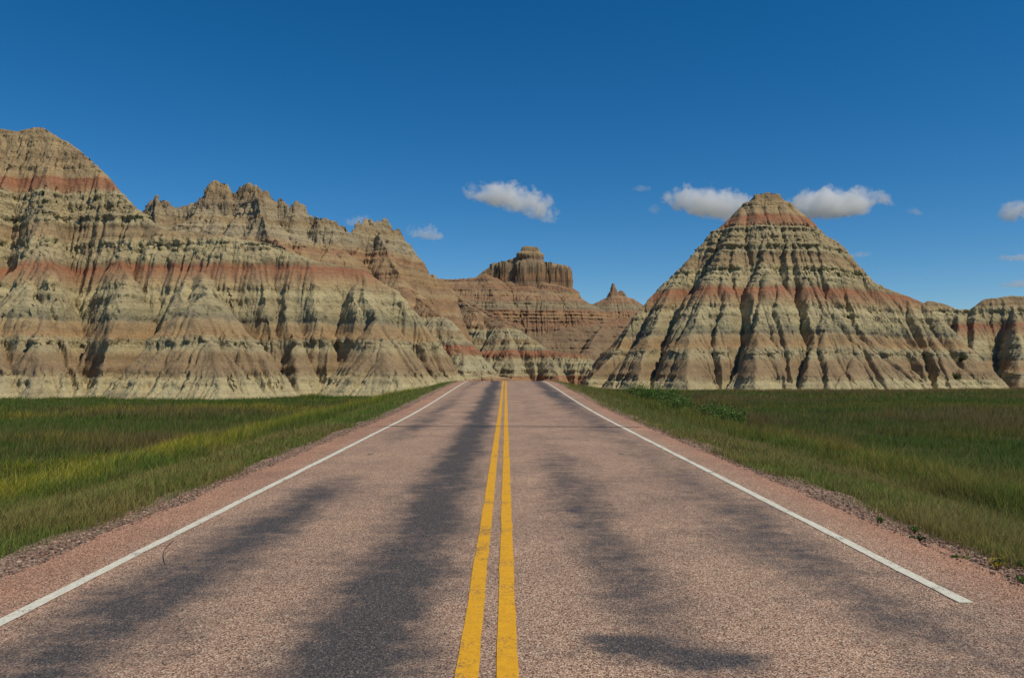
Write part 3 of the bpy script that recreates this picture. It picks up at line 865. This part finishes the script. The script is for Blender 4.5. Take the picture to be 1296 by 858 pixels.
def grass_band(y0, y1, dens, wid, seg, rng, slack):
    xs_, ys_ = [], []
    for sgn in (-1, 1):
        xm = slack + .70 * y1
        n = int((xm - 4.4) * (y1 - y0) * dens)
        x = sgn * (4.4 + (xm - 4.4) * rng.random(n)); y = y0 + (y1 - y0) * rng.random(n)
        u = np.abs(x - XC - road_x(y))
        e = 4.72 + .20 * fbm2(y * .5, x * 0 + sgn * 9, 77, 3) + .06 * rng.normal(0, 1, n) + np.where(x > 0, .22, .0) * sstep(16, 9, y)
        ok = (np.abs(x) < slack + .70 * y) & (u > e)
        # thin spots
        ok &= rng.random(n) < np.clip(.80 + 1.1 * fbm2(x * .6, y * .6, 79, 3), .25, 1)
        xs_.append(x[ok]); ys_.append(y[ok])
    x = np.concatenate(xs_); y = np.concatenate(ys_); n = len(x)
    # gather blades into small tufts
    cell = .10
    jx = (np.floor(x / cell) + .5 + .6 * (noise2(np.floor(x / cell) * 3.7, np.floor(y / cell) * 5.1, 3) - .5)) * cell
    jy = (np.floor(y / cell) + .5 + .6 * (noise2(np.floor(x / cell) * 2.3, np.floor(y / cell) * 4.3, 4) - .5)) * cell
    x = x + (jx - x) * .45; y = y + (jy - y) * .45
    h, c, tip = grass_look(x, y, rng)
    z = ground_z(x, y) - .015
    ph = rng.random(n) * 2 * np.pi
    ln = h * (.25 + .45 * rng.random(n))
    lx, ly_ = np.cos(ph) * ln + .16 * h, np.sin(ph) * ln
    wa = ph + np.pi / 2 + rng.normal(0, .7, n)
    wx, wy = np.cos(wa) * wid / 2, np.sin(wa) * wid / 2
    W = (.7 + .6 * rng.random(n))
    wx *= W; wy *= W
    B = np.stack([x, y, z], -1); S = np.stack([wx, wy, wx * 0], -1)
    tipp = B + np.stack([lx, ly_, h * .96], -1)
    if seg:
        m = B + np.stack([lx * .32, ly_ * .32, h * .58], -1)
        v = np.stack([B - S, B + S, m + S * .8, m - S * .8, tipp], 1)
        f = np.concatenate([np.array([[0, 1, 2, 3]]) + 5 * np.arange(n)[:, None], np.array([[3, 2, 4]]) + 5 * np.arange(n)[:, None]], 1).ravel()
        lt = np.tile([4, 3], n)
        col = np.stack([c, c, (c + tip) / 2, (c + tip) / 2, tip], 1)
    else:
        v = np.stack([B - S, B + S, tipp], 1)
        f = (np.array([[0, 1, 2]]) + 3 * np.arange(n)[:, None]).ravel(); lt = np.full(n, 3)
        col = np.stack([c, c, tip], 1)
    return v.reshape(-1, 3), f, lt, col.reshape(-1, 3)


rng = np.random.default_rng(99)
bands = [(5.5, 10, 2600, .0055, 1, 3.0), (10, 16, 1500, .0075, 1, 3), (16, 26, 620, .011, 1, 3), (26, 45, 230, .017, 0, 3), (45, 75, 85, .030, 0, 4), (75, 135, 34, .05, 0, 5)]
V_, F_, L_, C_, off = [], [], [], [], 0
for bd in bands:
    v, f, lt, c = grass_band(*bd[:5], rng, bd[5])
    V_.append(v); F_.append(f + off); L_.append(lt); C_.append(c); off += len(v)
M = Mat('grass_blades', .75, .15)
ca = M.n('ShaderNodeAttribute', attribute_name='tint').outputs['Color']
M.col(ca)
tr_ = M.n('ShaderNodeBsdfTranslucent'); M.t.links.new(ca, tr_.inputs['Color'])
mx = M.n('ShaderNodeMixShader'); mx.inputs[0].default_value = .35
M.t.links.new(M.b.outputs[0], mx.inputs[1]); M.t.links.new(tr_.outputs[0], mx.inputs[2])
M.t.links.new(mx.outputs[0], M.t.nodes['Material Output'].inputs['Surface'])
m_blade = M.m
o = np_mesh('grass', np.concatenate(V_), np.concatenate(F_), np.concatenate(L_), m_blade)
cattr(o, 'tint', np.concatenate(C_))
tag(o, kind='stuff')
print('blades', sum(len(l) for l in L_), round(time.time() - T0, 1))
del V_, F_, L_, C_

# ------------------------------------------------------------------ shrubs and weeds
m_stem = Mat('brown_twigs', .9, .1); m_stem.b.inputs['Base Color'].default_value = (.09, .065, .04, 1); m_stem = m_stem.m


def tubes(segs, sides=5):
    V, Fc = [], []
    for a, b, r0, r1 in segs:
        a = np.array(a, float); b = np.array(b, float); d = b - a
        d /= np.linalg.norm(d) + 1e-9
        q = np.cross(d, (0.3, .9, .2)); q /= np.linalg.norm(q); w_ = np.cross(d, q)
        k = len(V)
        for p, r in ((a, r0), (b, r1)):
            for i in range(sides):
                t = 2 * math.pi * i / sides
                V.append(p + r * (math.cos(t) * q + math.sin(t) * w_))
        for i in range(sides):
            j = (i + 1) % sides
            Fc.append((k + i, k + j, k + sides + j, k + sides + i))
    return np.array(V), np.array(Fc)


def shrub(name, loc, rad, hgt, nleaf, leaf, cols, label, cat, group=None, seed=0, nst=14):
    rng = np.random.default_rng(seed)
    root = link(bpy.data.objects.new(name, None)); root.location = loc
    root.empty_display_size = .2
    tag(root, label, cat, group)
    ends, segs = [], []
    for i in range(nst):
        a = rng.random() * 6.28; el = .35 + .65 * rng.random()
        r = rad * (1 - el ** 2 * .7) * (.55 + .5 * rng.random()); z = hgt * el * (.75 + .35 * rng.random())
        m = (math.cos(a) * r * .4, math.sin(a) * r * .4, z * .55)
        e = (math.cos(a) * r, math.sin(a) * r, z)
        segs += [((0, 0, -.08), m, .012 * hgt + .004, .009 * hgt + .003), (m, e, .009 * hgt + .003, .003)]
        ends.append(e)
    V, Fc = tubes(segs)
    np_mesh('stem', V, Fc.ravel(), np.full(len(Fc), 4), m_stem, parent=root)
    ends = np.array(ends)
    pick = rng.integers(0, nst, nleaf)
    t = .35 + .75 * rng.random(nleaf)
    P_ = ends[pick] * t[:, None] + rng.normal(0, 1, (nleaf, 3)) * np.array((rad, rad, hgt)) * .13
    P_[:, 2] = np.abs(P_[:, 2])
    d = rng.normal(0, 1, (nleaf, 3)); d[:, 2] = np.abs(d[:, 2]) + .3; d /= np.linalg.norm(d, axis=1)[:, None]
    q = np.cross(d, rng.normal(0, 1, (nleaf, 3))); q /= np.linalg.norm(q, axis=1)[:, None]
    L = leaf * (.6 + .8 * rng.random((nleaf, 1)))
    v = np.stack([P_, P_ + d * L * .5 + q * L * .28, P_ + d * L, P_ + d * L * .5 - q * L * .28], 1)
    f = (np.arange(4)[None] + 4 * np.arange(nleaf)[:, None]).ravel()
    o = np_mesh('foliage', v.reshape(-1, 3), f, np.full(nleaf, 4), m_blade, parent=root)
    cc = np.array(cols)[rng.integers(0, len(cols), nleaf)] * (.75 + .5 * rng.random((nleaf, 1)))
    cattr(o, 'tint', np.repeat(cc, 4, 0))
    return root


GRN = [(.14, .225, .05), (.10, .17, .036), (.18, .25, .065)]
for i, (x, y, r, h, lb) in enumerate([
        (13.6, 82, 2.0, 1.3, 'low green shrub farthest along the right verge, close to the road crest'),
        (14.8, 74, 1.9, 1.2, 'green shrub set back from the right verge behind the rounder near ones'),
        (10.9, 61, 1.7, 1.25, 'dark rounded green shrub third from the road crest on the right verge'),
        (10.9, 52, 1.6, 1.2, 'bright rounded green shrub in the middle of the row on the right verge'),
        (10.1, 45, 1.3, .85, 'low bushy green shrub just nearer than the bright rounded one on the right verge'),
        (11.0, 41.5, 1.4, .9, 'wide low green shrub on the field side of the row on the right verge'),
        (10.5, 37.5, 1.2, .7, 'smallest low green shrub nearest the camera on the right verge')]):
    shrub('shrub', (x, y, float(ground_z(x, y))), r, h, 2600, .13, GRN if i != 2 else GRN[:2], lb, 'shrub', 'green shrubs along the right verge', 300 + i, 22)


def on_rock(objs, px, py, y0, y1):
    """where the line of sight through a photo pixel meets the rock (placing plants on the slope)"""
    P = []
    for ob in objs:
        k = len(ob.data.vertices); a = np.empty(k * 3, np.float32); ob.data.vertices.foreach_get('co', a); P.append(a.reshape(-1, 3))
    P = np.concatenate(P)
    for Y in np.arange(y0, y1, .3):
        p = at(px, py, Y)
        m = (np.abs(P[:, 0] - p[0]) < .4) & (np.abs(P[:, 1] - Y) < .4)
        if m.any() and P[m, 2].max() > p[2]:
            return (p[0], Y, float(P[m, 2].min()))
    return None


rocks = [bpy.data.objects['butte'], bpy.data.objects['low_hill']]
for i, (px, py, r, h, lb) in enumerate([(1208, 470, 1.5, 1.6, 'olive green shrub, largest in the gully between pyramid butte and right hill'),
                                     (1218, 452, 1.0, 1.2, 'olive green shrub highest up in the gully of the right hill'),
                                     (1232, 474, 1.0, .9, 'small olive green shrub lowest to the right in the gully of the right hill')]):
    p = on_rock(rocks, px, py, 112, 172)
    if p: shrub('shrub', p, r, h * .7, 700, .24, [(.13, .125, .045), (.10, .11, .04)], lb, 'shrub', 'shrubs in the gully of the right hill', 400 + i, 14)

for i, (x, y, r, h, cols, lb) in enumerate([
        (4.53, 9.62, .11, .07, GRN, 'small green weed on the gravel farthest along the right shoulder'),
        (4.62, 9.05, .10, .06, GRN, 'flat pale green weed on the gravel at the edge of the right grass'),
        (4.42, 8.60, .12, .08, [(.035, .075, .03), (.045, .09, .035)], 'dark blue green weed growing where right pavement meets gravel'),
        (4.36, 7.70, .11, .06, GRN, 'low green weed on the gravel just left of the yellow flowering one'),
        (4.58, 7.45, .13, .10, [(.45, .34, .02), (.35, .30, .03), (.06, .11, .02)], 'yellow flowering weed on the gravel of the right shoulder'),
        (4.85, 7.45, .12, .06, GRN, 'low green weed beside the grass right of the yellow flowering one'),
        (4.50, 6.95, .10, .05, GRN, 'low green weed nearest the camera on the right gravel shoulder')]):
    shrub('weed', (x, y, max(float(ground_z(x, y)) + .01, float(road_z(y)) - .05)), r * .85, h * .8, 110, .026, cols, lb, 'weed', 'weeds on the gravel shoulder', 500 + i, 7)

# ------------------------------------------------------------------ clouds
def cloud(px, py, wpx, hpx, Y, label, dens=.02, seed=0, tilt=0.0, thr=.0, fuzz=.5):
    c = np.array(at(px, py, Y))
    rx, rz = wpx / 2 / F * Y, hpx / 2 / F * Y
    ry_ = max(rx * .6, rz)
    me = bpy.data.meshes.new('cloud')
    import bmesh
    bm = bmesh.new()
    bmesh.ops.create_icosphere(bm, subdivisions=3, radius=1.0)
    bm.to_mesh(me); bm.free()
    o = link(bpy.data.objects.new('cloud', me))
    o.location = c; o.scale = (rx, ry_, rz); o.rotation_euler = (0, tilt, 0)
    m = bpy.data.materials.new('cloud_vapour'); m.use_nodes = True
    t = m.node_tree; t.nodes.clear()
    out = t.nodes.new('ShaderNodeOutputMaterial'); vol = t.nodes.new('ShaderNodeVolumePrincipled')
    vol.inputs['Color'].default_value = (1, 1, 1, 1); vol.inputs['Anisotropy'].default_value = -.25
    t.links.new(vol.outputs[0], out.inputs['Volume'])
    W = Mat.__new__(Mat); W.m = m; W.t = t
    tc = W.n('ShaderNodeTexCoord').outputs['Object']
    sep = W.n('ShaderNodeSeparateXYZ'); t.links.new(tc, sep.inputs[0])
    # flat underside: squeeze the lower half
    zl = W.math('ADD', sep.outputs[2], .25)
    zz = W.math('MULTIPLY', zl, W.math('ADD', 1.0, W.math('MULTIPLY', W.math('LESS_THAN', zl, 0), 1.2)))
    r2 = W.math('ADD', W.math('ADD', W.math('POWER', W.math('ABSOLUTE', sep.outputs[0]), 2.0), W.math('POWER', W.math('ABSOLUTE', sep.outputs[1]), 2.0)), W.math('MULTIPLY', zz, zz))
    asp = rx / rz
    mp = W.n('ShaderNodeMapping'); t.links.new(tc, mp.inputs['Vector'])
    mp.inputs['Scale'].default_value = (asp, ry_ / rz, 1.0); mp.inputs['Location'].default_value = (seed * 7.3, seed * 3.1, seed * 1.7)
    n1 = W.noise(mp.outputs[0], .75, 7, .62)
    n2 = W.noise(mp.outputs[0], 2.6, 4, .6)
    f = W.math('SUBTRACT', .62 + thr, r2)
    f = W.math('ADD', f, W.math('MULTIPLY', W.math('SUBTRACT', n1, .5), 3.6 * fuzz * 2))
    f = W.math('ADD', f, W.math('MULTIPLY', W.math('SUBTRACT', n2, .5), 2.2 * fuzz * 2))
    edge = W.math('MULTIPLY', W.math('SUBTRACT', 1.0, W.math('POWER', W.n('ShaderNodeVectorMath', operation='LENGTH', i_0=tc).outputs['Value'], 4.0)), 4.0, clamp=True)
    f = W.math('MULTIPLY', W.math('MULTIPLY', f, 2.4, clamp=True), edge)
    d = W.math('MULTIPLY', f, dens * 1.9)
    t.links.new(d, vol.inputs['Density'])
    me.materials.append(m)
    tag(o, label, 'cloud', 'small white clouds low in the sky')
    return o


CL = [(648, 250, 112, 46, 'white two humped cloud alone in the middle of the sky above the flat topped butte', .014, 1, .22),
      (686, 275, 40, 14, 'faint wisp just below the lone middle cloud', .006, 2, .2),
      (898, 254, 112, 50, 'bright cloud touching the left side of the pyramid butte top', .014, 3, .15),
      (1052, 257, 130, 44, 'long bright flat bottomed cloud right of the pyramid butte top', .016, 4, -.05),
      (1117, 250, 34, 18, 'small curl at the right end of the long flat bottomed cloud', .009, 5, .5),
      (1159, 267, 22, 12, 'tiny puff farther right of the long flat bottomed cloud', .007, 6, .2),
      (1296, 265, 60, 34, 'white cloud cut by the right edge of the picture', .014, 7, -.2),
      (1290, 326, 52, 11, 'thin flat cloud streak low at the right edge', .008, 8, 0),
      (1292, 358, 60, 14, 'lowest faint cloud above the right hill', .007, 9, -.1),
      (538, 294, 44, 24, 'small pale cloud beside the right slope of the jagged rock ridge', .009, 10, .1),
      (452, 279, 34, 14, 'pale cloud scrap peeping over the jagged rock ridge', .007, 11, -.2),
      (812, 238, 26, 11, 'faint scrap high to the left of the cloud by the pyramid butte', .005, 12, 0),
      (829, 265, 18, 16, 'faint speck of cloud left of the pyramid butte top', .005, 13, .4),
      (1090, 322, 30, 9, 'tiny streak of cloud beside the right slope of the pyramid butte', .007, 14, 0)]
for (px, py, wp, hp, lb, de, sd, tl) in CL:
    cloud(px, py, wp * 1.2, hp * 1.25, 2600, lb, de, sd, tl)
print('done', round(time.time() - T0, 1))
